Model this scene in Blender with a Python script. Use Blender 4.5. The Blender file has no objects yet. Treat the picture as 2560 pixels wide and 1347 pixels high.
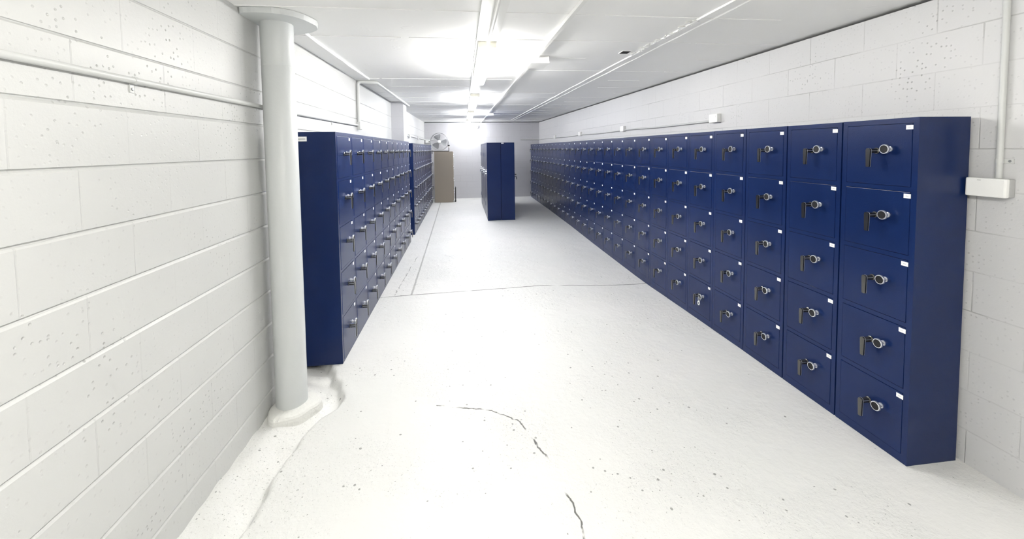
import bpy, bmesh, math, random
import numpy as np
from mathutils import Vector, Matrix
random.seed(7)
PI = math.pi
SC = bpy.context.scene
COL = SC.collection

# ------------------------------------------------------------------ materials
def new_mat(name):
    m = bpy.data.materials.new(name); m.use_nodes = True
    nt = m.node_tree; b = nt.nodes['Principled BSDF']
    return m, nt, b
def N(nt, kind, **kw):
    n = nt.nodes.new(kind)
    for k, v in kw.items(): setattr(n, k, v)
    return n
def link(nt, a, b): nt.links.new(a, b)
def math_node(nt, op, a, b=None, c=None, clamp=False):
    n = N(nt, 'ShaderNodeMath', operation=op, use_clamp=clamp)
    for i, v in enumerate((a, b, c)):
        if v is None: continue
        if isinstance(v, (int, float)): n.inputs[i].default_value = v
        else: link(nt, v, n.inputs[i])
    return n.outputs[0]
def vmath(nt, op, a, b=None, scale=None):
    n = N(nt, 'ShaderNodeVectorMath', operation=op)
    for i, v in enumerate((a, b)):
        if v is None: continue
        if isinstance(v, tuple): n.inputs[i].default_value = v
        else: link(nt, v, n.inputs[i])
    if scale is not None:
        if isinstance(scale, (int, float)): n.inputs['Scale'].default_value = scale
        else: link(nt, scale, n.inputs['Scale'])
    return n
def smooth(nt, x, lo, hi):
    n = N(nt, 'ShaderNodeMapRange', interpolation_type='SMOOTHSTEP', clamp=True)
    link(nt, x, n.inputs['Value']); n.inputs['From Min'].default_value = lo; n.inputs['From Max'].default_value = hi
    return n.outputs['Result']
def noise(nt, vec, scale, detail=3.0, rough=.55):
    n = N(nt, 'ShaderNodeTexNoise'); link(nt, vec, n.inputs['Vector'])
    n.inputs['Scale'].default_value = scale; n.inputs['Detail'].default_value = detail; n.inputs['Roughness'].default_value = rough
    return n.outputs['Fac']
def mixc(nt, fac, a, b):
    n = N(nt, 'ShaderNodeMix', data_type='RGBA')
    if isinstance(fac, (int, float)): n.inputs[0].default_value = fac
    else: link(nt, fac, n.inputs[0])
    for i, v in ((6, a), (7, b)):
        if isinstance(v, tuple): n.inputs[i].default_value = (*v, 1) if len(v) == 3 else v
        else: link(nt, v, n.inputs[i])
    return n.outputs[2]
def bump(nt, bsdf, height, dist, strength=1.0, prev=None):
    n = N(nt, 'ShaderNodeBump'); n.inputs['Distance'].default_value = dist; n.inputs['Strength'].default_value = strength
    link(nt, height, n.inputs['Height'])
    if prev is not None: link(nt, prev, n.inputs['Normal'])
    link(nt, n.outputs[0], bsdf.inputs['Normal'])
    return n.outputs[0]
def plain(name, col, rough=.5, metal=0.0, bump_scale=0, bump_dist=.001, coat=0.0, spec=.5):
    m, nt, b = new_mat(name)
    b.inputs['Base Color'].default_value = (*col, 1); b.inputs['Roughness'].default_value = rough
    b.inputs['Metallic'].default_value = metal; b.inputs['Coat Weight'].default_value = coat
    b.inputs['Specular IOR Level'].default_value = spec
    if bump_scale:
        p = N(nt, 'ShaderNodeNewGeometry').outputs['Position']
        bump(nt, b, noise(nt, p, bump_scale, 3), bump_dist)
    return m

def block_wall(name, axis, z0, u0, joint_dark, base=(.80, .81, .80), pits=.55, jb=.8):
    """painted concrete block: brick pattern from world position; axis is the run of the wall (0 = x, 1 = y)"""
    m, nt, b = new_mat(name)
    pos = N(nt, 'ShaderNodeNewGeometry').outputs['Position']
    sep = N(nt, 'ShaderNodeSeparateXYZ'); link(nt, pos, sep.inputs[0])
    u = math_node(nt, 'ADD', sep.outputs[axis], 40 * .41 - u0)
    v = math_node(nt, 'ADD', sep.outputs[2], 20 * .2115 - z0)
    wob = noise(nt, pos, 9, 2)
    v = math_node(nt, 'ADD', v, math_node(nt, 'MULTIPLY', math_node(nt, 'SUBTRACT', wob, .5), .004))
    cb = N(nt, 'ShaderNodeCombineXYZ'); link(nt, u, cb.inputs[0]); link(nt, v, cb.inputs[1])
    br = N(nt, 'ShaderNodeTexBrick', offset=.5, offset_frequency=2, squash=1)
    link(nt, cb.outputs[0], br.inputs['Vector'])
    br.inputs['Color1'].default_value = (.35, .35, .35, 1); br.inputs['Color2'].default_value = (.65, .65, .65, 1)
    br.inputs['Scale'].default_value = 1; br.inputs['Mortar Size'].default_value = .0035; br.inputs['Mortar Smooth'].default_value = .6
    br.inputs['Brick Width'].default_value = .41; br.inputs['Row Height'].default_value = .2115
    mort = br.outputs['Fac']
    worn = smooth(nt, noise(nt, pos, 1.7, 3), .40, .60)
    mort_w = math_node(nt, 'MULTIPLY', mort, math_node(nt, 'MULTIPLY_ADD', worn, .8, .2))
    tone = math_node(nt, 'MULTIPLY_ADD', br.outputs['Color'], .06, .97)
    vo = N(nt, 'ShaderNodeTexVoronoi', voronoi_dimensions='2D'); link(nt, cb.outputs[0], vo.inputs['Vector']); vo.inputs['Scale'].default_value = 44
    patch = smooth(nt, noise(nt, pos, 2.3, 3), .50, .72)
    rnd = N(nt, 'ShaderNodeSeparateColor'); link(nt, vo.outputs['Color'], rnd.inputs[0])
    sel = math_node(nt, 'GREATER_THAN', rnd.outputs[0], .72)
    pit = math_node(nt, 'MULTIPLY', math_node(nt, 'SUBTRACT', 1.0, smooth(nt, vo.outputs['Distance'], .06, .24)), sel)
    pit = math_node(nt, 'MULTIPLY', pit, math_node(nt, 'MULTIPLY_ADD', patch, .75, .22))
    dark = math_node(nt, 'ADD', math_node(nt, 'MULTIPLY', mort_w, joint_dark), math_node(nt, 'MULTIPLY', pit, pits), clamp=True)
    col = mixc(nt, dark, base, (.30, .30, .30))
    mul = N(nt, 'ShaderNodeMix', data_type='RGBA', blend_type='MULTIPLY'); mul.inputs[0].default_value = 1
    link(nt, col, mul.inputs[6]); cc = N(nt, 'ShaderNodeCombineColor')
    for i in range(3): link(nt, tone, cc.inputs[i])
    link(nt, cc.outputs[0], mul.inputs[7])
    link(nt, mul.outputs[2], b.inputs['Base Color'])
    b.inputs['Roughness'].default_value = .42
    grain = math_node(nt, 'MULTIPLY', noise(nt, pos, 70, 4, .6), .35)
    h = math_node(nt, 'SUBTRACT', math_node(nt, 'SUBTRACT', grain, math_node(nt, 'MULTIPLY', mort_w, jb)), math_node(nt, 'MULTIPLY', pit, 1.2))
    bump(nt, b, h, .003, .8)
    return m

M_WALL_L = block_wall('painted_block_side', 1, .122, .05, .035, base=(.575, .58, .57), pits=.32, jb=.3)
M_WALL_R = block_wall('painted_block_opposite', 1, .139, .12, .40, base=(.62, .62, .625), pits=.6)
M_WALL_F = block_wall('painted_block_end', 0, .139, .12, .35, base=(.50, .50, .52), pits=.4)
M_PIER = block_wall('painted_block_pier', 0, .122, .0, .35, base=(.58, .58, .60), pits=.2)

def floor_mat():
    m, nt, b = new_mat('painted_concrete_floor')
    pos = N(nt, 'ShaderNodeNewGeometry').outputs['Position']
    fl = vmath(nt, 'MULTIPLY', pos, (1, 1, 0)).outputs[0]
    wn = N(nt, 'ShaderNodeTexNoise'); link(nt, fl, wn.inputs['Vector']); wn.inputs['Scale'].default_value = 14; wn.inputs['Detail'].default_value = 4
    warp = vmath(nt, 'SCALE', vmath(nt, 'SUBTRACT', wn.outputs['Color'], (.5, .5, .5)).outputs[0], None, .05).outputs[0]
    P = vmath(nt, 'MULTIPLY', vmath(nt, 'ADD', fl, warp).outputs[0], (1, 1, 0)).outputs[0]
    wn2 = vmath(nt, 'SCALE', vmath(nt, 'SUBTRACT', wn.outputs['Color'], (.5, .5, .5)).outputs[0], None, .018).outputs[0]
    P2 = vmath(nt, 'MULTIPLY', vmath(nt, 'ADD', fl, wn2).outputs[0], (1, 1, 0)).outputs[0]
    def seg(P, a, c):
        ba = (c[0] - a[0], c[1] - a[1], 0); L = ba[0]**2 + ba[1]**2
        pa = vmath(nt, 'SUBTRACT', P, (a[0], a[1], 0)).outputs[0]
        d = vmath(nt, 'DOT_PRODUCT', pa, ba).outputs['Value']
        h = math_node(nt, 'MULTIPLY', d, 1 / L, clamp=True)
        n = N(nt, 'ShaderNodeVectorMath', operation='SCALE'); n.inputs[0].default_value = ba; link(nt, h, n.inputs['Scale'])
        q = vmath(nt, 'SUBTRACT', pa, n.outputs[0]).outputs[0]
        return vmath(nt, 'LENGTH', q).outputs['Value']
    def chain(P, pts):
        out = None
        for a, c in zip(pts, pts[1:]):
            s = seg(P, a, c)
            out = s if out is None else math_node(nt, 'MINIMUM', out, s)
        return out
    cr = chain(P, [(-.19, 2.58), (-.07, 2.54), (.15, 2.47), (.32, 2.34), (.37, 2.16), (.42, 2.05), (.44, 1.9), (.49, 1.66), (.478, 1.56), (.49, 1.0)])
    joint = chain(P2, [(-.95, 4.60), (-.61, 4.63), (.5, 4.69), (2.28, 4.83)])
    longj = chain(P2, [(-.61, 4.63), (-.66, 9.0), (-.72, 13.2)])
    side = chain(P, [(-.80, 4.65), (-.76, 5.6), (-.72, 6.4)])
    broke = smooth(nt, noise(nt, fl, 7.5, 3), .40, .50)
    broke2 = smooth(nt, noise(nt, fl, 3.1, 3), .28, .46)
    def line(d, w, msk=None, k=1.0):
        v = math_node(nt, 'SUBTRACT', 1.0, smooth(nt, d, w * .5, w * 1.3))
        v = math_node(nt, 'MULTIPLY', v, k)
        return v if msk is None else math_node(nt, 'MULTIPLY', v, msk)
    ln = math_node(nt, 'MAXIMUM', line(cr, .0048, broke, .9), line(joint, .009, broke2, .85))
    ln = math_node(nt, 'MAXIMUM', ln, line(longj, .012, None, .5))
    ln = math_node(nt, 'MAXIMUM', ln, line(side, .006, broke, .6))
    # paint chips and specks
    patch = smooth(nt, noise(nt, fl, 1.25, 4, .6), .40, .60)
    sx = N(nt, 'ShaderNodeSeparateXYZ'); link(nt, fl, sx.inputs[0])
    strip = math_node(nt, 'MULTIPLY', math_node(nt, 'SUBTRACT', 1.0, smooth(nt, sx.outputs[0], -.98, -.80)), math_node(nt, 'SUBTRACT', 1.0, smooth(nt, sx.outputs[1], 2.9, 3.2)))
    patch = math_node(nt, 'MAXIMUM', patch, math_node(nt, 'MULTIPLY', strip, 1.0))
    vo = N(nt, 'ShaderNodeTexVoronoi'); link(nt, P2, vo.inputs['Vector']); vo.inputs['Scale'].default_value = 36
    rnd = N(nt, 'ShaderNodeSeparateColor'); link(nt, vo.outputs['Color'], rnd.inputs[0])
    r1 = math_node(nt, 'MULTIPLY_ADD', math_node(nt, 'POWER', rnd.outputs[1], 4.0), .26, .03)
    sp = math_node(nt, 'LESS_THAN', vo.outputs['Distance'], r1)
    sp = math_node(nt, 'MULTIPLY', sp, math_node(nt, 'GREATER_THAN', rnd.outputs[0], math_node(nt, 'SUBTRACT', math_node(nt, 'MULTIPLY_ADD', patch, -.38, .96), math_node(nt, 'MULTIPLY', strip, .18))))
    fine = smooth(nt, noise(nt, fl, 85, 3, .7), .60, .72)
    fine = math_node(nt, 'MULTIPLY', fine, math_node(nt, 'MULTIPLY', patch, .62))
    dark = math_node(nt, 'MAXIMUM', math_node(nt, 'MAXIMUM', ln, math_node(nt, 'MULTIPLY', sp, .62)), fine)
    base = mixc(nt, smooth(nt, noise(nt, fl, .8, 3), .35, .7), (.735, .74, .72), (.765, .76, .74))
    link(nt, mixc(nt, dark, base, (.085, .085, .08)), b.inputs['Base Color'])
    b.inputs['Roughness'].default_value = .42
    rough = math_node(nt, 'MULTIPLY_ADD', noise(nt, fl, 3.0, 3), .25, .30)
    link(nt, rough, b.inputs['Roughness'])
    h = math_node(nt, 'ADD', math_node(nt, 'MULTIPLY', noise(nt, fl, 28, 5, .65), math_node(nt, 'MULTIPLY_ADD', patch, .8, .35)), math_node(nt, 'MULTIPLY', noise(nt, fl, 5, 2), .6))
    h = math_node(nt, 'SUBTRACT', h, math_node(nt, 'MULTIPLY', dark, .5))
    bump(nt, b, h, .009, .8)
    return m
M_FLOOR = floor_mat()

def ceil_mat():
    m, nt, b = new_mat('painted_slab_ceiling')
    pos = N(nt, 'ShaderNodeNewGeometry').outputs['Position']
    n1 = noise(nt, pos, 1.1, 4)
    link(nt, mixc(nt, smooth(nt, n1, .3, .7), (.86, .86, .85), (.885, .885, .875)), b.inputs['Base Color'])
    b.inputs['Roughness'].default_value = .55
    lump = smooth(nt, noise(nt, pos, 7, 3), .66, .72)
    bump(nt, b, math_node(nt, 'ADD', math_node(nt, 'MULTIPLY', noise(nt, pos, 60, 3), .2), math_node(nt, 'MULTIPLY', lump, .6)), .003, .6)
    return m
M_CEIL = ceil_mat()

def navy_mat():
    m, nt, b = new_mat('navy_gloss_paint')
    tc = N(nt, 'ShaderNodeNewGeometry').outputs['Position']
    n1 = noise(nt, tc, 3.0, 3)
    link(nt, mixc(nt, smooth(nt, n1, .3, .7), (.0040, .0158, .078), (.0048, .0178, .085)), b.inputs['Base Color'])
    b.inputs['Roughness'].default_value = .27
    b.inputs['Specular IOR Level'].default_value = .30
    bump(nt, b, math_node(nt, 'ADD', noise(nt, tc, 160, 2), math_node(nt, 'MULTIPLY', noise(nt, tc, 14, 2), .8)), .0006, .55)
    return m
M_NAVY = navy_mat()
M_GAP = plain('navy_shadow_gap', (.006, .012, .05), .6)
M_CHROME = plain('bright_chrome', (.78, .79, .82), .28, .8)
M_DARKCH = plain('black_nickel', (.13, .13, .125), .24, .9)
M_BLACK = plain('black_dial_face', (.016, .016, .018), .5, bump_scale=400, bump_dist=.0004, spec=.25)
M_STICK = plain('white_sticker', (.88, .88, .87), .5)
M_INK = plain('grey_print', (.35, .35, .36), .6)
M_PIPE = plain('grey_white_painted_pipe', (.60, .61, .60), .38, bump_scale=60, bump_dist=.0006)
M_COLUMN = plain('pale_grey_column_paint', (.60, .62, .62), .38, bump_scale=45, bump_dist=.0007)
M_WHITE = plain('white_enamel', (.82, .82, .80), .4)
M_PLASTIC = plain('white_plastic', (.91, .91, .89), .35)
M_GREYPL = plain('grey_plastic', (.45, .45, .45), .4)
M_CREAM = plain('cream_end_cap', (.72, .70, .62), .5)
M_TAN = plain('tan_filing_paint', (.30, .26, .21), .45, bump_scale=25, bump_dist=.0006)
M_TAN2 = plain('tan_drawer_paint', (.32, .275, .22), .45)
M_RUB = plain('black_rubber', (.012, .012, .012), .5)
M_DARK = plain('hole_shade_black', (.008, .008, .008), .8)
M_STEEL = plain('galvanised_wire', (.40, .41, .42), .35, .8)
M_BLADE = plain('fan_blade_alloy', (.30, .31, .32), .35, .5)
M_CONC = plain('rough_white_concrete', (.74, .74, .71), .7, bump_scale=30, bump_dist=.008)
def lamp_mat(name, tint, power):
    m, nt, b = new_mat(name)
    b.inputs['Base Color'].default_value = (.9, .9, .9, 1)
    b.inputs['Emission Color'].default_value = (*tint, 1)
    b.inputs['Emission Strength'].default_value = power
    return m
M_LAMPS = [lamp_mat('lit_diffuser_warm_white', (1.0, .975, .915), 37.0), lamp_mat('lit_diffuser_neutral_white', (1.0, .985, .955), 27.5), lamp_mat('lit_diffuser_cool_white', (.975, .98, 1.0), 23.5)]

# ------------------------------------------------------------------ mesh helpers
class MB:
    """collects shapes with per-face material slots into one mesh"""
    def __init__(s): s.v = []; s.f = []; s.m = []; s.mats = []; s.sm = []
    def slot(s, mat):
        if mat not in s.mats: s.mats.append(mat)
        return s.mats.index(mat)
    def add(s, verts, faces, mat, sm=False):
        o = len(s.v); k = s.slot(mat); s.v += [tuple(v) for v in verts]
        for f in faces: s.f.append([i + o for i in f]); s.m.append(k); s.sm.append(sm)
    def box(s, x0, x1, y0, y1, z0, z1, mat, bev=0.0):
        if bev <= 0:
            V = [(x, y, z) for x in (x0, x1) for y in (y0, y1) for z in (z0, z1)]
            s.add(V, [(0, 1, 3, 2), (4, 6, 7, 5), (0, 4, 5, 1), (2, 3, 7, 6), (0, 2, 6, 4), (1, 5, 7, 3)], mat); return
        bm = bmesh.new(); bmesh.ops.create_cube(bm, size=1)
        for v in bm.verts: v.co = Vector(((x0 + x1) / 2 + v.co.x * (x1 - x0), (y0 + y1) / 2 + v.co.y * (y1 - y0), (z0 + z1) / 2 + v.co.z * (z1 - z0)))
        bmesh.ops.bevel(bm, geom=bm.edges[:], offset=bev, segments=2, profile=.6, affect='EDGES')
        bmesh.ops.recalc_face_normals(bm, faces=bm.faces)
        s.frombm(bm, mat, False)
    def frombm(s, bm, mat, sm=False):
        bm.verts.index_update()
        s.add([v.co.copy() for v in bm.verts], [[v.index for v in f.verts] for f in bm.faces], mat, sm); bm.free()
    def lathe(s, prof, mat, seg=24, org=(0, 0, 0), axis='z', mats=None):
        """prof: list of (radius, height); axis direction z, y or -y or x"""
        def T(r, h, a):
            c, q = r * math.cos(a), r * math.sin(a)
            if axis == 'z': p = (c, q, h)
            elif axis == '-y': p = (c, -h, q)
            elif axis == 'y': p = (-c, h, q)
            elif axis == 'x': p = (h, c, q)
            elif axis == '-x': p = (-h, -c, q)
            return (p[0] + org[0], p[1] + org[1], p[2] + org[2])
        n = len(prof)
        for i in range(n - 1):
            mm = mats[i] if mats else mat
            ring = [T(*prof[i], 2 * PI * k / seg) for k in range(seg)] + [T(*prof[i + 1], 2 * PI * k / seg) for k in range(seg)]
            s.add(ring, [(k, (k + 1) % seg, seg + (k + 1) % seg, seg + k) for k in range(seg)], mm, True)
        for i, rev in ((0, True), (n - 1, False)):
            if prof[i][0] > 1e-5:
                ring = [T(*prof[i], 2 * PI * k / seg) for k in range(seg)]
                s.add(ring, [list(range(seg))[::-1] if rev else list(range(seg))], mats[min(i, n - 2)] if mats else mat)
    def tube(s, pts, r, mat, seg=12, fillet=0.0, closed=False, cap=True):
        P = [Vector(p) for p in pts]
        if fillet > 0 and len(P) > 2:
            Q = [P[0]]
            for a, b, c in zip(P, P[1:], P[2:]):
                d1 = (a - b).normalized(); d2 = (c - b).normalized()
                for t in np.linspace(0, 1, 7):
                    p0 = b + d1 * fillet; p2 = b + d2 * fillet
                    Q.append(p0 * (1 - t)**2 + b * 2 * t * (1 - t) + p2 * t * t)
            Q.append(P[-1]); P = Q
        n = len(P); rings = []
        up = None
        for i in range(n):
            if closed: t = (P[(i + 1) % n] - P[i - 1]).normalized()
            else: t = (P[min(i + 1, n - 1)] - P[max(i - 1, 0)]).normalized()
            if up is None:
                up = Vector((0, 0, 1)) if abs(t.z) < .9 else Vector((1, 0, 0))
            a = t.cross(up).normalized(); b2 = a.cross(t).normalized(); up = b2
            rings.append([P[i] + a * r * math.cos(2 * PI * k / seg) + b2 * r * math.sin(2 * PI * k / seg) for k in range(seg)])
        V = [v for rg in rings for v in rg]; F = []
        for i in range(n if closed else n - 1):
            j = (i + 1) % n
            for k in range(seg): F.append((i * seg + k, i * seg + (k + 1) % seg, j * seg + (k + 1) % seg, j * seg + k))
        s.add(V, F, mat, True)
        if cap and not closed:
            s.add(rings[0], [list(range(seg))], mat); s.add(rings[-1], [list(range(seg))[::-1]], mat)
    def prism(s, poly, axis, a, b, mat):
        """closed polygon in the two other axes extruded along axis"""
        def T(p, h):
            return {0: (h, p[0], p[1]), 1: (p[0], h, p[1]), 2: (p[0], p[1], h)}[axis]
        n = len(poly); V = [T(p, a) for p in poly] + [T(p, b) for p in poly]
        F = [(i, (i + 1) % n, n + (i + 1) % n, n + i) for i in range(n)] + [list(range(n))[::-1], list(range(n, 2 * n))]
        s.add(V, F, mat)
    def mesh(s, name):
        me = bpy.data.meshes.new(name); me.from_pydata(s.v, [], s.f)
        for m in s.mats: me.materials.append(m)
        me.polygons.foreach_set('material_index', s.m); me.polygons.foreach_set('use_smooth', s.sm)
        bm = bmesh.new(); bm.from_mesh(me); bmesh.ops.remove_doubles(bm, verts=bm.verts, dist=1e-6)
        bmesh.ops.recalc_face_normals(bm, faces=bm.faces)
        for e in bm.edges:                       # hard edges wherever a flat face or a sharp fold meets
            lf = e.link_faces
            e.smooth = len(lf) == 2 and lf[0].smooth and lf[1].smooth and lf[0].normal.angle(lf[1].normal, 0) < .66
        bm.to_mesh(me); bm.free()
        me.update(); return me
    def build(s, name, parent=None, loc=(0, 0, 0)):
        o = bpy.data.objects.new(name, s.mesh(name)); COL.objects.link(o); o.location = loc
        if parent is not None: o.parent = parent
        return o
def tag(o, label, cat, group=None):
    o['label'] = label; o['category'] = cat
    if group: o['group'] = group
    return o
def thing(name, label, cat, loc=(0, 0, 0), rz=0.0, group=None):
    o = bpy.data.objects.new(name, None); COL.objects.link(o); o.location = loc; o.rotation_euler = (0, 0, rz)
    o.empty_display_size = .1
    return tag(o, label, cat, group)
def struct(o): o['kind'] = 'structure'; return o
def inst(name, me, parent, loc=(0, 0, 0)):
    o = bpy.data.objects.new(name, me); COL.objects.link(o); o.parent = parent; o.location = loc; return o
ORD = 'first second third fourth fifth sixth seventh eighth ninth tenth eleventh twelfth thirteenth fourteenth fifteenth sixteenth seventeenth eighteenth nineteenth twentieth twenty-first twenty-second twenty-third twenty-fourth twenty-fifth twenty-sixth twenty-seventh twenty-eighth'.split()

# ------------------------------------------------------------------ room constants
XL, XR, YB, YF = -1.25, 2.61, -6.5, 13.68
def zc(y): return 2.45 + .0077 * y            # the slab falls slightly towards the camera end
EY = [YB, 1.75, 2.14, 2.35, 2.47, 2.58, 2.66, 2.72, 2.80, 2.87, 2.94, 3.00, 3.07, 3.20, 3.38, 3.5]
EX = [-.974, -.974, -.976, -.958, -.935, -.875, -.835, -.822, -.835, -.862, -.90, -.955, -.985, -1.03, -1.22, -1.30]
RY = [YB, 0, 1.76, 2.4, 3, 4, 4.9, 6.6, 8.5, 10.6, 13.7]
RZ = [-.03, -.034, -.043, -.048, -.050, -.066, -.086, -.064, -.026, -.002, .004]
def sstep(x, a, b):
    t = np.clip((x - a) / (b - a), 0, 1); return t * t * (3 - 2 * t)
def floor_z(x, y):
    x = np.asarray(x, float); y = np.asarray(y, float)
    z = np.interp(y, RY, RZ) * sstep(x, .7, 2.2)
    ex = np.interp(y, EY, EX) + .008 * np.sin(y * 17) + .006 * np.sin(y * 41 + 1)
    d = ex - x
    dep = sstep(d, -.012, .035) * (.058 - .048 * sstep(d, .02, .24))
    lump = .006 * np.sin(x * 31 + y * 7) * np.sin(y * 13 - x * 5) + .004 * np.sin(y * 37 + x * 11)
    z = z - dep + lump * sstep(d, .0, .06) - .003 * sstep(y, 2.5, 2.7) * sstep(d, 0, .05)
    return z
fz = lambda x, y: float(floor_z(x, y))

# ------------------------------------------------------------------ room shell
def make_floor():
    xs = np.concatenate([np.arange(XL - .1, -.75, .012), np.arange(-.75, XR + .21, .06)])
    ys = np.concatenate([np.arange(YB - .2, .9, .15), np.arange(.9, 3.6, .015), np.arange(3.6, YF + .25, .08)])
    X, Y = np.meshgrid(xs, ys); Z = floor_z(X, Y)
    nx, ny = len(xs), len(ys)
    V = np.stack([X, Y, Z], -1).reshape(-1, 3)
    idx = np.arange(nx * ny).reshape(ny, nx)
    F = np.stack([idx[:-1, :-1], idx[:-1, 1:], idx[1:, 1:], idx[1:, :-1]], -1).reshape(-1, 4)
    me = bpy.data.meshes.new('floor'); me.from_pydata(V.tolist(), [], F.tolist())
    me.polygons.foreach_set('use_smooth', [True] * len(F)); me.materials.append(M_FLOOR); me.update()
    o = bpy.data.objects.new('floor', me); COL.objects.link(o); struct(o)
make_floor()

c = MB()
def sloped(mb, x0, x1, y0, y1, lo, hi, mat):
    """slab following the ceiling plane: lo/hi are offsets from it"""
    V = [(x, y, zc(y) + h) for x in (x0, x1) for y in (y0, y1) for h in (lo, hi)]
    mb.add(V, [(0, 1, 3, 2), (4, 6, 7, 5), (0, 4, 5, 1), (2, 3, 7, 6), (0, 2, 6, 4), (1, 5, 7, 3)], mat)
sloped(c, XL - .2, XR + .2, YB - .2, YF + .2, 0, .15, M_CEIL)
rr = random.Random(3)
y = 1.85
while y < 13.4:                                # board marks left across the slab by its formwork
    x = XL
    while x < XR - .1:
        L = rr.uniform(.25, 1.1)
        if rr.random() < .72:
            h = rr.uniform(.002, .0045); w = rr.uniform(.0025, .005)
            sloped(c, x, min(x + L, XR - .01), y - w, y + w, -h, .002, M_CEIL)
        x += L + rr.uniform(0, .06)
    y += .615
struct(c.build('ceiling'))

w = MB()                                       # the wall on the column's side, joints raked between the courses
prof = [(XL - .2, -.15), (XL, -.15)]
for k in range(0, 12):
    z = .122 + .2115 * k
    if z > 2.40: break
    hh = .0065 if z < 1.9 else .0042
    dd = .0075 if z < 1.9 else .0045
    prof += [(XL, z - hh * 1.5), (XL - dd, z + hh * .1), (XL - dd, z + hh * .75), (XL - dd * .3, z + hh), (XL, z + hh * 1.15)]
prof += [(XL, 2.60), (XL - .2, 2.60)]
w.prism(prof, 1, YB, YF + .2, M_WALL_L)
struct(w.build('wall_left'))
w = MB()
def wall_top(mb, x0, x1, y0, y1, gap, mat):
    V = [(x, yy, z) for x in (x0, x1) for yy in (y0, y1) for z in (-.15, zc(yy) - gap)]
    mb.add(V, [(0, 1, 3, 2), (4, 6, 7, 5), (0, 4, 5, 1), (2, 3, 7, 6), (0, 2, 6, 4), (1, 5, 7, 3)], mat)
wall_top(w, XR, XR + .2, YB, YF + .2, .021, M_WALL_R); struct(w.build('wall_right'))
w = MB(); wall_top(w, XL, XR, YF, YF + .2, .018, M_WALL_F); struct(w.build('wall_far'))
w = MB(); wall_top(w, XL - .2, XR + .2, YB - .2, YB, .0, M_WALL_F); struct(w.build('wall_back'))
w = MB(); wall_top(w, XL - .01, -1.035, 7.42, 7.82, .004, M_PIER); struct(w.build('wall_pier'))

# raised strips of old render running along the slab
def ridge(name, x, y0, y1, wd, h, label=None):
    r = MB(); rg = random.Random(int(x * 100))
    yy = y0; pts = []
    while yy < y1:
        pts.append((yy, x + rg.uniform(-.004, .004), wd * rg.uniform(.8, 1.3), h * rg.uniform(.8, 1.25))); yy += rg.uniform(.12, .3)
    V = []; F = []
    for (yy, xx, ww, hh) in pts:
        z = zc(yy) + .001
        V += [(xx - ww, yy, z), (xx - ww * .6, yy, z - hh), (xx + ww * .6, yy, z - hh), (xx + ww, yy, z)]
    for i in range(len(pts) - 1):
        for k in range(4):
            a = 4 * i + k; b = 4 * i + (k + 1) % 4
            F.append((a, b, b + 4, a + 4))
    F += [(0, 1, 2, 3), tuple(len(V) - 4 + k for k in (3, 2, 1, 0))]
    r.add(V, F, M_CEIL)
    return r
r = ridge('trim_1', 1.525, -2.8, 12.9, .0085, .010)
rg = random.Random(5)
for k in range(46):                            # splashes of render along the first ridge
    yy = rg.uniform(2.5, 3.5); s = rg.uniform(.006, .022)
    r.lathe([(s, -.001), (s * .8, .004), (s * .3, .008), (0, .009)], M_CEIL, 8, (1.525 + rg.uniform(-.035, .02), yy, zc(yy) - .0085))
r2 = struct(r.build('trim_1'))
struct(ridge('trim_2', 1.620, -2.8, 12.9, .0075, .009).build('trim_2'))
struct(ridge('trim_3', -1.068, 2.95, 5.05, .007, .022).build('trim_3'))

# ------------------------------------------------------------------ safe cabinets
W = .4187
DOOR_H, DOOR_W = .327, .349
def door_mesh():
    m = MB()
    m.box(-DOOR_W / 2, DOOR_W / 2, -.0015, .010, -DOOR_H / 2, DOOR_H / 2, M_NAVY, .0018)
    return m.mesh('door')
def handle_mesh():
    m = MB()
    m.lathe([(.017, 0), (.017, .004), (.013, .007)], M_DARKCH, 16, axis='-y')
    bm = bmesh.new()                            # square-section spindle with a rounded top
    m.prism([(-.0095, -.012), (.0095, -.012), (.0095, .006), (.006, .0115), (-.006, .0115), (-.0095, .006)], 1, -.047, -.004, M_DARKCH)
    bm.free()
    # lever plate hanging down, narrower at the tip, chrome edge strip
    pl = [(-.0125, .004), (-.0095, .0115), (-.004, .0145), (.004, .0145), (.0095, .0115), (.0125, .004), (.0095, -.086), (.0075, -.089), (-.0075, -.089), (-.0095, -.086)]
    m.prism(pl, 1, -.057, -.0475, M_DARKCH)
    ed = [(p[0] * 1.05, p[1] * 1.004 + .0002) for p in pl]
    m.prism(ed, 1, -.0485, -.0468, M_CHROME)
    m.box(.0092, .0102, -.046, -.006, -.0015, .0015, M_CHROME)
    m.box(-.0102, -.0092, -.046, -.006, -.0015, .0015, M_CHROME)
    return m.mesh('handle')
def dial_mesh():
    m = MB()
    P = [(.0140, 0), (.0140, .003), (.0100, .004), (.0092, .020), (.0130, .0235), (.0228, .0265), (.0248, .0285), (.0253, .0355), (.0250, .0375), (.0240, .0388), (.0208, .0388), (.0202, .0368), (0, .0368)]
    K = [M_CHROME] * 10 + [M_BLACK] * 2
    m.lathe(P, M_CHROME, 28, axis='-y', mats=K)
    return m.mesh('dial')
def sticker_mesh():
    m = MB()
    m.box(-.0168, .0168, -.0026, -.0012, -.0112, .0112, M_STICK)
    for a, b2 in ((-.007, -.0035), (-.0025, .001), (.002, .006)):
        m.box(a, b2, -.0028, -.0025, -.0012, .0012, M_INK)
    return m.mesh('number_sticker')
ME_DOOR, ME_HANDLE, ME_DIAL, ME_STICK = door_mesh(), handle_mesh(), dial_mesh(), sticker_mesh()

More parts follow.
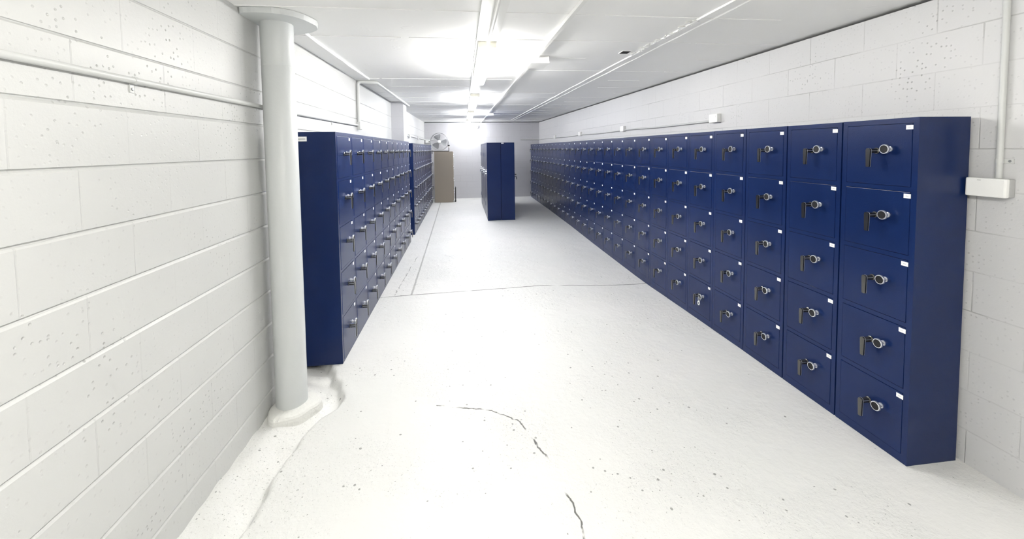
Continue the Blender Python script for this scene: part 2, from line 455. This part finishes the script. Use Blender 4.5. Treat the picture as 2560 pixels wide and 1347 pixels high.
def safe_body(top, b_l, b_r, dz, depth, gapw):
    """carcass with a face frame round five openings; b_l/b_r: bottom heights at its two front corners (local x - / +)"""
    m = MB(); h = W / 2 - gapw
    F = .011
    # carcass behind the face frame, its foot scribed to the floor
    def hexa(x0, x1, y0, y1, z0l, z0r, z1, mat):
        V = [(x0, y0, z0l), (x0, y0, z1), (x0, y1, z0l), (x0, y1, z1), (x1, y0, z0r), (x1, y0, z1), (x1, y1, z0r), (x1, y1, z1)]
        m.add(V, [(0, 1, 3, 2), (4, 6, 7, 5), (0, 4, 5, 1), (2, 3, 7, 6), (0, 2, 6, 4), (1, 5, 7, 3)], mat)
    hexa(-h, h, F, depth, b_l, b_r, top, M_NAVY)
    sx = DOOR_W / 2 + .0022
    hexa(-h, -sx, 0, F, b_l, b_l, top, M_NAVY); hexa(sx, h, 0, F, b_r, b_r, top, M_NAVY)
    d0 = top - .030                              # top of the first door
    m.box(-sx, sx, 0, F, d0 + .002, top, M_NAVY)
    for k in range(4):
        za = d0 - DOOR_H - .002 - k * dz; zb = d0 - (k + 1) * dz + .002
        m.box(-sx, sx, 0, F, zb, za, M_NAVY)
    hexa(-sx, sx, 0, F, b_l, b_r, d0 - 4 * dz - DOOR_H - .002, M_NAVY)
    return m

def cabinet(x, y, rz, top, dz, label, group, depth=.30, gapw=.0012):
    """five-door safe cabinet; x is the front plane"""
    sgn = 1 if rz > 0 else -1                    # local +x runs along world +y (rz 90) or -y (rz -90)
    zl, zr = fz(x, y - sgn * W / 2), fz(x, y + sgn * W / 2)
    base = max(min(zl, zr), -.2)
    if sgn > 0 and y < 4: zl = zr = base = max(zl, zr)
    t = thing('safe_cabinet', label, 'cabinet', (x, y, base + .001), rz, group)
    safe_body(top - base, zl - base, zr - base, dz, depth, gapw).build('body', t)
    d0 = top - base - .030
    for k in range(5):
        d = inst('door', ME_DOOR, t, (0, 0, d0 - DOOR_H / 2 - k * dz))
        inst('handle', ME_HANDLE, d, (0 + random.uniform(-.002, .002), -.0015, DOOR_H / 2 - .141))
        inst('dial', ME_DIAL, d, (.068, -.0015, DOOR_H / 2 - .132))
        inst('number_sticker', ME_STICK, d, (.1617, 0, DOOR_H / 2 - .020))
    return t

G1 = 'navy safe cabinets in the long row'
XF, E0 = 2.283, 1.774
for i in range(28):
    y = E0 + W * (i + .5)
    if i == 0: lb = 'navy safe cabinet at the open end of the long row, beside the white junction box'
    elif i == 4: lb = 'fifth navy safe cabinet from the junction box end, white key tag on its bottom lock'
    elif i < 20: lb = f'{ORD[i]} navy safe cabinet from the white junction box end of the long row'
    elif i == 27: lb = 'last navy safe cabinet of the long row, closest to the far block wall'
    else: lb = f'{ORD[27 - i]} navy safe cabinet from the far wall end of the long row'
    gw = .0045 if i in (0, 1, 2, 10, 13) else .0014
    cabinet(XF, y, -PI / 2, 1.784 + random.uniform(-.0015, .0015), .3556, lb, G1, gapw=gw)
G2 = 'navy safe cabinets behind the steel column'
for i in range(10):
    y = 3.19 + W * (i + .5)
    if i == 0: lb = 'navy safe cabinet standing just behind the steel column, dark end panel showing'
    elif i == 9: lb = 'last navy safe cabinet of the short row before the wall pier'
    else: lb = f'{ORD[i]} navy safe cabinet of the short row counted from the steel column'
    t = cabinet(-.95, y, PI / 2, 1.792, .3530, lb, G2, depth=.295, gapw=.004 if i in (2, 3, 5, 6) else .0014)
    if i == 0:
        m = MB(); m.box(-W / 2 - .0008, -W / 2 + .0022, .205, .280, 1.722, 1.757, M_STICK)
        m.box(-W / 2 - .0012, -W / 2 + .001, .215, .275, 1.736, 1.742, M_INK)
        m.build('paper_label', t)['label'] = 'white paper label'
G3 = 'navy safe cabinets past the wall pier'
for i in range(11):
    y = 7.95 + W * (i + .5)
    if i == 0: lb = 'navy safe cabinet at the start of the row past the wall pier'
    elif i == 10: lb = 'navy safe cabinet pressed against the tan filing cabinet'
    elif i == 4: lb = 'fifth navy safe cabinet past the wall pier, white strip hanging on it'
    else: lb = f'{ORD[i]} navy safe cabinet counted from the wall pier towards the filing cabinet'
    cabinet(-.95, y, PI / 2, 1.776, .3556, lb, G3, depth=.295)

# white key tag on the bottom lock of the fifth cabinet
kx, ky, kz = XF - .044, E0 + W * 4.5 - .068, 1.784 - .030 - 4 * .3556 - .132
t = thing('key_ring', 'white key tag on a ring hanging from a bottom lock in the long row', 'key', (kx, ky, kz))
m = MB(); m.tube([(0, .016 * math.cos(a), -.022 + .022 * math.sin(a)) for a in np.linspace(0, 2 * PI, 25)[:-1]], .0022, M_CHROME, 8, closed=True); m.build('ring', t)
m = MB(); m.tube([(-.004, .013 * math.cos(a), -.060 + .018 * math.sin(a)) for a in np.linspace(0, 2 * PI, 25)[:-1]], .0042, M_PLASTIC, 8, closed=True)
m.box(-.006, -.002, -.009, .009, -.050, -.040, M_PLASTIC, .0015); m.build('key_tag', t)
# narrow white strip hanging on a cabinet past the pier
m = MB(); m.prism([(-.95 + .0572, .0), (-.95 + .0592, .0), (-.95 + .0600, -.14), (-.95 + .058, -.29), (-.95 + .056, -.29), (-.95 + .058, -.14)], 1, 9.835, 9.850, M_STICK)
tag(m.build('white_strip', None, (0, 0, .87)), 'narrow white strip hanging in front of the cabinets past the wall pier', 'strip')

# ------------------------------------------------------------------ tall cabinets in the middle of the floor
TW, TH, TD = .772, 1.79, .312
def tall_body():
    m = MB(); h = TW / 2 - .003
    m.box(-h, h, .018, TD, .0, TH, M_NAVY, .003)
    m.box(-h, h, .0, .018, 0, .05, M_NAVY); m.box(-h, h, .0, .018, TH - .025, TH, M_NAVY)
    m.box(-h, -h + .02, .0, .018, .05, TH - .025, M_NAVY); m.box(h - .02, h, .0, .018, .05, TH - .025, M_NAVY)
    return m.mesh('body')
def tall_door():
    m = MB(); h = TW / 2 - .026
    m.box(-h, h, -.004, .016, .054, TH - .029, M_NAVY, .002); return m.mesh('door')
def tall_handle(mat):
    m = MB()
    m.box(-.022, .022, -.010, -.004, -.075, .075, mat, .002)
    m.lathe([(.014, .004), (.014, .03), (.018, .034), (.018, .046), (0, .047)], mat, 16, axis='-y', org=(0, 0, .03))
    m.tube([(0, -.006, -.02), (0, -.05, -.02), (0, -.055, -.085)], .009, mat, 10, fillet=.015)
    return m.mesh('handle')
def tall_hinge():
    m = MB(); m.tube([(0, 0, -.05), (0, 0, .05)], .006, M_NAVY, 10); return m.mesh('hinge')
ME_TB, ME_TD, ME_HG = tall_body(), tall_door(), tall_hinge()
ME_TH = {False: tall_handle(M_CHROME), True: tall_handle(M_DARKCH)}
I0 = 9.225
for side in (0, 1):
    for k in range(4):
        y = I0 + TW * (k + .5)
        if side == 0:
            lb = ['tall navy cabinet with a chrome handle, its plain end panel facing the open floor', 'second tall navy chrome-handled cabinet behind the plain end panel',
                  'third tall navy chrome-handled cabinet behind the plain end panel', 'last tall navy chrome-handled cabinet facing the filing cabinet, closest to the far wall'][k]
        else:
            lb = ['tall navy cabinet with a small white label on top of its end panel', 'second tall navy cabinet behind the white-labelled end panel, facing the long row',
                  'third tall navy cabinet behind the white-labelled end panel, facing the long row', 'last tall navy cabinet facing the long row, closest to the far wall'][k]
        fx = .549 if side == 0 else 1.179
        zb = max(fz(fx + q * (.3 if side == 0 else -.3), y + e) for q in (0, 1) for e in (-.38, .38))
        t = thing('tall_cabinet', lb, 'cabinet', (fx, y, zb + .001), -PI / 2 if side == 0 else PI / 2, 'tall navy cabinets standing back to back')
        inst('body', ME_TB, t); d = inst('door', ME_TD, t)
        near = 1 if side == 0 else -1            # handle sits at the edge towards the camera end
        inst('handle', ME_TH[side == 1], d, (near * .315, 0, 1.10 if side == 0 else 1.02))
        for hz in (.3, 1.5): inst('hinge', ME_HG, d, (-near * .372, -.004, hz))
        if side == 1 and k == 0:
            m = MB(); x = -TW / 2
            m.box(x + .0015, x + .0045, .245, .300, 1.765, 1.783, M_STICK); m.box(x + .0010, x + .003, .258, .288, 1.772, 1.775, M_INK)
            m.build('paper_label', t)['label'] = 'white paper label'

# ------------------------------------------------------------------ filing cabinet, case, fan
FW, FD, FH = .47, .575, 1.585
t = thing('filing_cabinet', 'tan steel filing cabinet under the round wire fan', 'filing cabinet', (-.305, 12.70 + FW / 2, fz(-.5, 12.9) + .001), PI / 2)
m = MB(); m.box(-FW / 2, FW / 2, .012, FD, .0, FH, M_TAN, .004); m.build('body', t)
for k in range(4):
    z0 = .06 + k * .378
    m = MB(); m.box(-FW / 2 + .012, FW / 2 - .012, -.008, .014, z0, z0 + .366, M_TAN2, .003); d = m.build('drawer', t)
    m = MB(); m.tube([(-.06, -.008, z0 + .22), (-.06, -.026, z0 + .22), (.06, -.026, z0 + .22), (.06, -.008, z0 + .22)], .006, M_CHROME, 10, fillet=.01); m.build('handle', d)
    m = MB(); m.box(-.045, .045, -.012, -.008, z0 + .27, z0 + .32, M_CHROME, .001); m.box(-.038, .038, -.0128, -.0118, z0 + .277, z0 + .313, M_STICK); m.build('label_holder', d)
    m = MB(); m.lathe([(.011, .006), (.011, .018), (.008, .022), (0, .022)], M_CHROME, 16, (-.17, 0, z0 + .30), '-y'); m.build('lock', d)
t = thing('carry_case', 'flat black case standing upright against the tan filing cabinet drawers', 'case', (-.252, 12.90, fz(-.2, 12.9) + .001))
m = MB(); m.box(-.006, .018, -.15, .15, .018, .44, M_RUB, .004); m.build('shell', t)
m = MB(); m.tube([(.006, -.05, .438), (.006, -.05, .465), (.006, .05, .465), (.006, .05, .438)], .006, M_RUB, 8, fillet=.012); m.build('carry_handle', t)
m = MB(); m.box(-.018, .024, -.13, -.10, 0, .02, M_RUB, .003); m.box(-.018, .024, .10, .13, 0, .02, M_RUB, .003); m.build('foot', t)

FR = .272
t = thing('drum_fan', 'round silver wire fan on top of the tan filing cabinet', 'fan', (-.722, 12.935, fz(-.5, 12.9) + .001 + FH), 0)
cz = .308
def ringpts(r, y, n=40): return [(r * math.cos(a), y, cz + r * math.sin(a)) for a in np.linspace(0, 2 * PI, n + 1)[:-1]]
def guard(name, y, bulge, sgn):
    m = MB()
    m.tube(ringpts(FR, y), .006, M_STEEL, 8, closed=True)
    for r in (.075, .115, .155, .195, .235):
        m.tube(ringpts(r, y + sgn * bulge * (1 - (r / FR)**2)), .0016, M_STEEL, 6, closed=True)
    for k in range(30):
        a = 2 * PI * k / 30
        m.tube([(r * math.cos(a), y + sgn * bulge * (1 - (r / FR)**2), cz + r * math.sin(a)) for r in (.05, .12, .19, .24, FR)], .0016, M_STEEL, 6)
    return m.build(name, t)
guard('front_guard', -.085, .035, -1); guard('rear_guard', .07, .02, 1)
m = MB(); m.lathe([(.052, .11), (.05, .122), (.03, .128), (0, .129)], M_PLASTIC, 24, (0, 0, cz), '-y'); m.build('centre_badge', t)
m = MB(); m.tube(ringpts(FR, .0), .009, M_STEEL, 8, closed=True); m.build('rim', t)
m = MB(); m.lathe([(0, -.18), (.05, -.17), (.062, -.15), (.062, -.05), (.03, -.03), (.03, .02), (0, .03)], M_GREYPL, 24, (0, 0, cz), '-y'); m.build('motor', t)
for k in range(3):
    bl = MB(); a0 = PI / 2 + .35 + 2 * PI * k / 3
    P1, P2 = [], []
    for r, da, tw in ((.028, .30, .02), (.09, .52, .03), (.16, .58, .03), (.225, .52, .022), (.24, .40, .015)):
        P1.append((r * math.cos(a0 - da), -tw - .02, cz + r * math.sin(a0 - da))); P2.append((r * math.cos(a0 + da), tw - .02, cz + r * math.sin(a0 + da)))
    V = []
    for a, b in zip(P1, P2):
        mid = tuple((a[i] + b[i]) / 2 for i in range(3)); V += [a, mid, b]
    V2 = [(x, yy + .003, z) for x, yy, z in V]
    n = len(V); F = []
    for i in range(4):
        for j in range(2):
            q = 3 * i + j; F += [(q, q + 1, q + 4, q + 3), (n + q, n + q + 3, n + q + 4, n + q + 1)]
    edge = [0, 1, 2, 5, 8, 11, 14, 13, 12, 9, 6, 3]
    for i in range(12):
        a, b = edge[i], edge[(i + 1) % 12]; F.append((a, b, n + b, n + a))
    bl.add(V + V2, F, M_BLADE, True); bl.build('blade', t)
m = MB()
m.tube([(-.29, .10, .012), (-.29, -.10, .012), (.29, -.10, .012), (.29, .10, .012)], .012, M_RUB, 10, fillet=.05)
m.tube([(-.29, .10, .012), (.29, .10, .012)], .010, M_RUB, 10); m.build('base', t)
for sx in (-1, 1):
    m = MB(); m.tube([(sx * .29, .0, .012), (sx * .29, 0, .14)], .010, M_RUB, 10); m.tube([(sx * .288, -.1, .012), (sx * .29, .1, .012)], .009, M_RUB, 8)
    m.tube([(sx * .29, 0, .15), (sx * .285, 0, cz), (sx * .272, 0, cz)], .007, M_STEEL, 8, fillet=.01); a = m.build('yoke_arm', t)
    m = MB(); m.lathe([(.0, .0), (.028, .004), (.034, .02), (.034, .038), (.030, .042)], M_PLASTIC, 20, (sx * .29, 0, .12)); 
    m.lathe([(.033, .040), (.034, .055), (.028, .078), (.012, .088), (0, .089)], M_RUB, 20, (sx * .29, 0, .12)); m.build('tilt_knob', a)

# ------------------------------------------------------------------ steel column
CXC, CYC, CR = -1.128, 2.700, .0925
zb = fz(CXC + .1, CYC)
t = thing('steel_column', 'pale grey round steel column beside the block wall', 'column', (CXC, CYC, zb))
m = MB(); H = zc(CYC) - zb
m.lathe([(CR, .02), (CR, 2.18), (CR - .0012, 2.183), (CR - .0012, 2.186), (CR, 2.189), (CR, H - .034)], M_COLUMN, 56); m.build('shaft', t)
m = MB(); pr = MB()
rgt = random.Random(2); n = 64
flange = []
for k in range(n):
    a = 2 * PI * k / n; flange.append((a, .228 + .004 * math.sin(5 * a) + rgt.uniform(-.002, .002)))
def clipx(x): return max(x, XL - CXC + .001)
for zz0, zz1, s0, s1 in ((H - .036, H - .003, .985, 1.0),):
    lo = [(clipx(r * s0 * math.cos(a)), r * s0 * math.sin(a), zz0) for a, r in flange]; hi = [(clipx(r * s1 * math.cos(a)), r * s1 * math.sin(a), zz1) for a, r in flange]
    m.add(lo + hi, [(k, (k + 1) % n, n + (k + 1) % n, n + k) for k in range(n)] + [list(range(n))[::-1], list(range(n, 2 * n))], M_COLUMN)
m.build('top_flange', t)['label'] = 'round pale flange'
m = MB()                                         # broken concrete collar round the foot
n = 96; V = []; F = []
RAD = [(.0, .046), (.45, .047), (.62, .046), (.80, .043), (.92, .038), (.975, .028), (1.0, .012), (1.03, -.03)]
def outline(a):
    c, q = math.cos(a), math.sin(a)
    r = .150 + .030 * math.cos(a + .9) + .014 * math.sin(3 * a + .7) + .004 * math.sin(7 * a + 2)
    return r
for j, (f, z) in enumerate(RAD):
    for k in range(n):
        a = 2 * PI * k / n; r = outline(a) * f
        x, y_ = r * math.cos(a), r * math.sin(a)
        hz = .003 * math.sin(x * 34 + 1) * math.sin(y_ * 28)
        if f < .97 and abs(a - 4.55) < .05 and r > .10: hz -= .012      # crack across the slab
        V.append((clipx(x), y_, z + hz))
for j in range(len(RAD) - 1):
    for k in range(n): F.append((j * n + k, j * n + (k + 1) % n, (j + 1) * n + (k + 1) % n, (j + 1) * n + k))
m.add(V, F, M_CONC); m.build('concrete_collar', t)['label'] = 'chipped white concrete collar'

# ------------------------------------------------------------------ conduits and boxes
def saddle(parent, p, axis, side, r=.0125, wall=(1, 0)):
    """saddle clip round a pipe at p; axis 1: pipe runs along y, 2: along z; the ear points to 'side'"""
    m = MB()
    if axis == 1:
        m.tube([(p[0], p[1] - .009, p[2]), (p[0], p[1] + .009, p[2])], r + .0022, M_PIPE, 16)
        m.box(p[0] - r, p[0] - r + .003, p[1] - .011, p[1] + .011, p[2] + side * (r - .002), p[2] + side * (r + .032), M_PIPE, .001)
        m.lathe([(.006, 0), (.005, .003), (0, .004)], M_STEEL, 10, (p[0] - r + .003, p[1], p[2] + side * (r + .02)), 'x')
    else:
        m.tube([(p[0], p[1], p[2] - .011), (p[0], p[1], p[2] + .011)], r + .0022, M_PIPE, 16)
        m.box(p[0] + r - .006, p[0] + r, p[1] + min(side * (r - .002), side * (r + .034)), p[1] + max(side * (r - .002), side * (r + .034)), p[2] - .011, p[2] + .011, M_PIPE, .001)
        m.lathe([(.006, 0), (.005, .003), (0, .004)], M_STEEL, 10, (p[0] + r - .006, p[1] + side * (r + .02), p[2]), '-x')
    o = m.build('saddle_clip', parent); return o
PX = XL + .0127
m = MB(); m.tube([(PX, YB + .01, 1.922), (PX, 1.25, 1.924), (PX, 3.1, 1.932), (PX, 5.04, 1.950)], .0125, M_PIPE, 16)
o = tag(m.build('conduit_pipe'), 'long painted conduit running along the block wall behind the steel column', 'pipe', 'painted electrical conduits')
for yy, zz in ((-.9, 1.922), (1.72, 1.926), (4.1, 1.941)): saddle(o, (PX, yy, zz), 1, -1)
t = thing('elbow_box', 'small grey elbow box on the wall above the short cabinet row', 'box', (XL, 5.065, 1.905))
m = MB(); m.box(.001, .040, -.022, .022, .0, .088, M_PIPE, .003); m.build('body', t)
m = MB(); m.box(.001, .058, -.032, .032, -.005, .0, M_PIPE, .001); m.build('base_plate', t)
m = MB(); zt = zc(5.2) - .021
m.tube([(XL + .02, 5.065, 1.993), (XL + .02, 5.065, zt), (-1.02, 5.105, zt), (-1.005, 7.95, zc(7.95) - .021)], .0195, M_PIPE, 16, fillet=.045)
tag(m.build('conduit_pipe'), 'conduit rising from the elbow box and bending along the ceiling to the pier', 'pipe', 'painted electrical conduits')

def outlet(x, y, z, rz, label, w=.14, h=.088, d=.046, group='white outlet boxes on the walls', name='outlet_box'):
    """local y points into the wall; front at -d"""
    t = thing(name, label, 'outlet', (x, y, z), rz, group)
    m = MB(); m.box(-w / 2, w / 2, -d * .72, -.001, -h / 2, h / 2, M_WHITE, .003); m.build('back_box', t)
    m = MB(); m.box(-w / 2 + .001, w / 2 - .001, -d, -d * .72 - .0005, -h / 2 + .001, h / 2 - .001, M_PLASTIC, .004); p = m.build('cover_plate', t)
    m = MB()
    for sx in (-.036, .036): m.box(sx - .009, sx + .009, -d - .003, -d + .001, .010, .030, M_PLASTIC, .001)
    m.build('switch', p)
    return t
GX = XR
ys = [3.905, 6.32, 8.74, 11.19]; zs = [1.935, 1.947, 1.955, 1.962]
LB = ['white outlet box where the wall conduit above the long row ends', 'second white outlet box along the conduit above the long row',
      'third white outlet box along the conduit above the long row', 'fourth white outlet box above the long row, closest to the far wall']
for y, z, l in zip(ys, zs, LB): outlet(GX, y, z, -PI / 2, l)
for k in range(4):
    y0 = ys[k] + .0705; x = XR - .0127; z0 = zs[k] - .022
    if k < 3:
        pts = [(x, y0, z0), (x, (y0 + ys[k + 1]) / 2, (z0 + zs[k + 1] - .022) / 2 - .008), (x, ys[k + 1] - .0705, zs[k + 1] - .018)]
        lb = f'painted conduit above the long row between its {ORD[k]} and {ORD[k + 1]} outlet boxes'; fl = 0
    else:
        pts = [(x, y0, z0), (x, YF - .0127, 1.955), (1.97, YF - .0127, 1.958)]; fl = .05
        lb = 'painted conduit turning the far corner above the end of the long row'
    m = MB(); m.tube(pts, .0122, M_PIPE, 14, fillet=fl)
    tag(m.build('conduit_pipe'), lb, 'pipe', 'painted electrical conduits')

# near socket box and its drop pipe
m = MB(); m.tube([(XR - .0135, 1.668, 1.476), (XR - .0135, 1.668, zc(1.67) - .002)], .013, M_PIPE, 18)
o = tag(m.build('conduit_pipe'), 'vertical conduit dropping from the ceiling into the white junction box', 'pipe', 'painted electrical conduits')
saddle(o, (XR - .0135, 1.668, 1.560), 2, -1, .013)
t = thing('junction_box', 'large white junction box below the vertical conduit, beside the long row', 'outlet', (XR, 1.690, 1.430), -PI / 2)
m = MB(); m.box(-.076, .076, -.034, -.001, -.044, .044, M_GREYPL, .004); m.build('back_box', t)['label'] = 'grey back box'
m = MB(); m.box(-.078, .078, -.060, -.0345, -.046, .046, M_PLASTIC, .007); p = m.build('cover_plate', t)
m = MB(); m.box(-.030, -.016, -.0606, -.0598, .034, .037, M_GREYPL); m.build('indicator_mark', p)['label'] = 'small grey mark'

# boxes and pipe by the fan
outlet(XL, 9.66, 1.968, PI / 2, 'white outlet box high on the wall past the pier', w=.10)
outlet(XL, 11.55, 1.972, PI / 2, 'white outlet box on the wall between the pier and the fan', w=.10)
m = MB(); m.tube([(PX, 9.72, 1.972), (PX, 11.49, 1.975)], .012, M_PIPE, 12); m.tube([(PX, 9.25, 1.968), (PX, 9.60, 1.970)], .012, M_PIPE, 12)
tag(m.build('conduit_pipe'), 'painted conduit through the two outlet boxes past the wall pier', 'pipe', 'painted electrical conduits')
m = MB(); m.tube([(PX, 11.61, 1.975), (PX, YF - .0127, 1.978), (-.95, YF - .0127, 1.978)], .012, M_PIPE, 12, fillet=.06)
tag(m.build('conduit_pipe'), 'painted conduit turning the far corner behind the fan', 'pipe', 'painted electrical conduits')
t = outlet(-1.135, YF, 1.912, 0, 'white outlet box on the far wall behind the fan with a black plug', w=.16, h=.10)
m = MB(); m.lathe([(.0, .0), (.018, .001), (.018, .03), (.012, .045), (0, .046)], M_RUB, 14, (.045, -.049, -.005), '-y')
tag(m.build('power_plug', None, (-1.135, YF, 1.912)), 'black plug in the far wall outlet box behind the fan', 'plug')

# ceiling board with the battens under it
m = MB(); sloped(m, .118, .272, YB + .05, YF - .03, -.016, -.0005, M_WHITE)
tag(m.build('mounting_board'), 'long white board along the ceiling carrying the strip lights', 'board')
m = MB(); m.tube([(.205, YB + .06, zc(YB) - .030), (.205, 2.3, zc(2.3) - .030), (.205, 3.075, zc(3.1) - .031)], .0135, M_WHITE, 14)
tag(m.build('conduit_pipe'), 'white conduit under the ceiling board entering the end of a strip light', 'pipe', 'painted electrical conduits')
L_ = 1.46
FL = ['strip light above and behind the camera, outside the view',
      'large strip light with a conduit entering its cream end cap', 'second strip light along the ceiling board, past the large one',
      'third strip light along the ceiling board, ahead of the far wall', 'small strip light against the far wall above the camera']
for k, y0 in enumerate((-.95, 3.09, 6.16, 9.12, 12.14)):
    t = thing('strip_light', FL[k], 'light', (.200, y0, zc(y0 + .7) - .0165), 0, 'ceiling strip lights')
    t.rotation_euler = (math.atan(.0077), 0, 0)
    m = MB(); m.box(-.066, .066, 0.012, L_ - .012, -.040, -.0005, M_WHITE); m.build('housing', t)
    m = MB()
    pr = [(-.048, -.0405), (-.054, -.060), (-.054, -.092), (-.044, -.110), (-.028, -.117), (.028, -.117), (.044, -.110), (.054, -.092), (.054, -.060), (.048, -.0405)]
    m.prism(pr, 1, .013, L_ - .013, M_LAMPS[min(k, 2)]); m.build('diffuser', t)
    for e in (0, 1):
        m = MB(); y1 = 0 if e == 0 else L_ - .012
        m.prism([(-.068, 0), (-.068, -.046), (-.064, -.050), (.064, -.050), (.068, -.046), (.068, 0)], 1, y1, y1 + .012, M_CREAM); m.build('end_cap', t)

# cable trunking on the ceiling
def trunk(x0, x1, y0, y1, h, label):
    m = MB(); w_ = .013
    V = []
    for (x, y) in ((x0, y0), (x1, y1)):
        for dx, dh in ((-w_, .0005), (-w_, -h), (w_, -h), (w_, .0005)): V.append((x + dx, y, zc(y) + dh - .001))
    m.add(V, [(0, 1, 5, 4), (1, 2, 6, 5), (2, 3, 7, 6), (3, 0, 4, 7), (0, 3, 2, 1), (4, 5, 6, 7)], M_WHITE)
    tag(m.build('cable_trunking'), label, 'trunking', 'white ceiling trunking')
trunk(.690, .672, YB + .05, 3.60, .022, 'white ceiling trunking overhead, running up to the square ceiling box')
trunk(.668, .640, 3.885, 9.9, .022, 'white ceiling trunking from the square ceiling box towards the far lights')
trunk(.655, .632, 10.22, YF - .02, .022, 'last white ceiling trunking ending at the far wall')
t = thing('ceiling_box', 'square white box on the ceiling between the lengths of trunking', 'box', (.705, 3.61, zc(3.7)))
m = MB(); m.box(-.082, .082, .0, .25, -.050, -.002, M_WHITE, .002); m.build('body', t)
m = MB(); m.box(-.085, .085, -.003, .253, -.066, -.0505, M_PLASTIC, .003); m.build('lid', t)
t = thing('ceiling_box', 'small white box on the ceiling trunking ahead of the far lights', 'box', (.70, 9.95, zc(10)))
m = MB(); m.box(-.07, .07, .0, .24, -.045, -.002, M_WHITE, .002); m.build('body', t)
m = MB(); m.box(-.072, .072, -.002, .242, -.056, -.0455, M_PLASTIC, .003); m.build('lid', t)

# opening in the slab: a black plate, the shade inside put into its colour
t = thing('ceiling_vent', 'small dark rectangular opening in the ceiling beside the raised ridge', 'vent', (1.418, 3.42, zc(3.45)))
m = MB(); m.box(-.036, .036, -.045, .045, -.0045, .02, M_DARK); m.build('opening_shade', t)
m = MB()
for a in ((-.041, -.036, -.05, .05), (.036, .041, -.05, .05), (-.036, .036, -.05, -.045), (-.036, .036, .045, .05)): m.box(a[0], a[1], a[2], a[3], -.004, .01, M_CEIL)
m.build('rim', t)

# security camera
t = thing('security_camera', 'round white security camera high on the far wall', 'camera', (.492, YF, 2.405))
m = MB(); m.lathe([(.062, .0), (.064, .01), (.064, .045), (.055, .052), (0, .053)], M_PLASTIC, 28, axis='-y'); m.build('base', t)
m = MB(); m.lathe([(.044, .050), (.042, .068), (.03, .082), (.0, .088)], M_PLASTIC, 28, axis='-y'); h_ = m.build('housing', t)
m = MB(); m.lathe([(.012, .082), (.012, .091), (0, .0915)], M_BLACK, 18, axis='-y'); m.build('lens', h_)
m = MB(); zt = zc(13.65) - .035
m.tube([(.245, YF - .06, zt + .012), (.27, YF - .011, zt - .05), (.42, YF - .011, zt - .040), (.60, YF - .011, zt)], .010, M_PIPE, 10, fillet=.05)
tag(m.build('conduit_pipe'), 'short cable pipe over the security camera linking light and trunking', 'pipe', 'painted electrical conduits')

# ------------------------------------------------------------------ camera
R_ = Vector((0.99256709, -0.12106858, -0.01236787)); U_ = Vector((0.01843823, 0.04914873, 0.99862127)); F_ = Vector((0.12029379, 0.99142665, -0.05101570))
cam = bpy.data.cameras.new('camera'); co = bpy.data.objects.new('camera', cam); COL.objects.link(co)
mw = Matrix((( R_.x, U_.x, -F_.x, 0), (R_.y, U_.y, -F_.y, 0), (R_.z, U_.z, -F_.z, 1.65), (0, 0, 0, 1)))
co.matrix_world = mw
cam.sensor_fit = 'HORIZONTAL'; cam.sensor_width = 36; cam.lens = 1010.86 / 2560 * 36
cam.shift_x = 0; cam.shift_y = (422.95 - 673.5) / 2560
cam.clip_start = .02; cam.clip_end = 60
SC.camera = co

wd = bpy.data.worlds.new('world'); SC.world = wd; wd.use_nodes = True
wd.node_tree.nodes['Background'].inputs[0].default_value = (.5, .52, .55, 1); wd.node_tree.nodes['Background'].inputs[1].default_value = 0.0
vs = SC.view_settings; vs.view_transform = 'Standard'; vs.look = 'None'; vs.gamma = 1; vs.exposure = 1.5; vs.use_curve_mapping = False
SC.cycles.max_bounces = 7; SC.cycles.diffuse_bounces = 6; SC.cycles.glossy_bounces = 3; SC.cycles.adaptive_threshold = .04; SC.cycles.sample_clamp_indirect = 8
SC.cycles.use_denoising = True
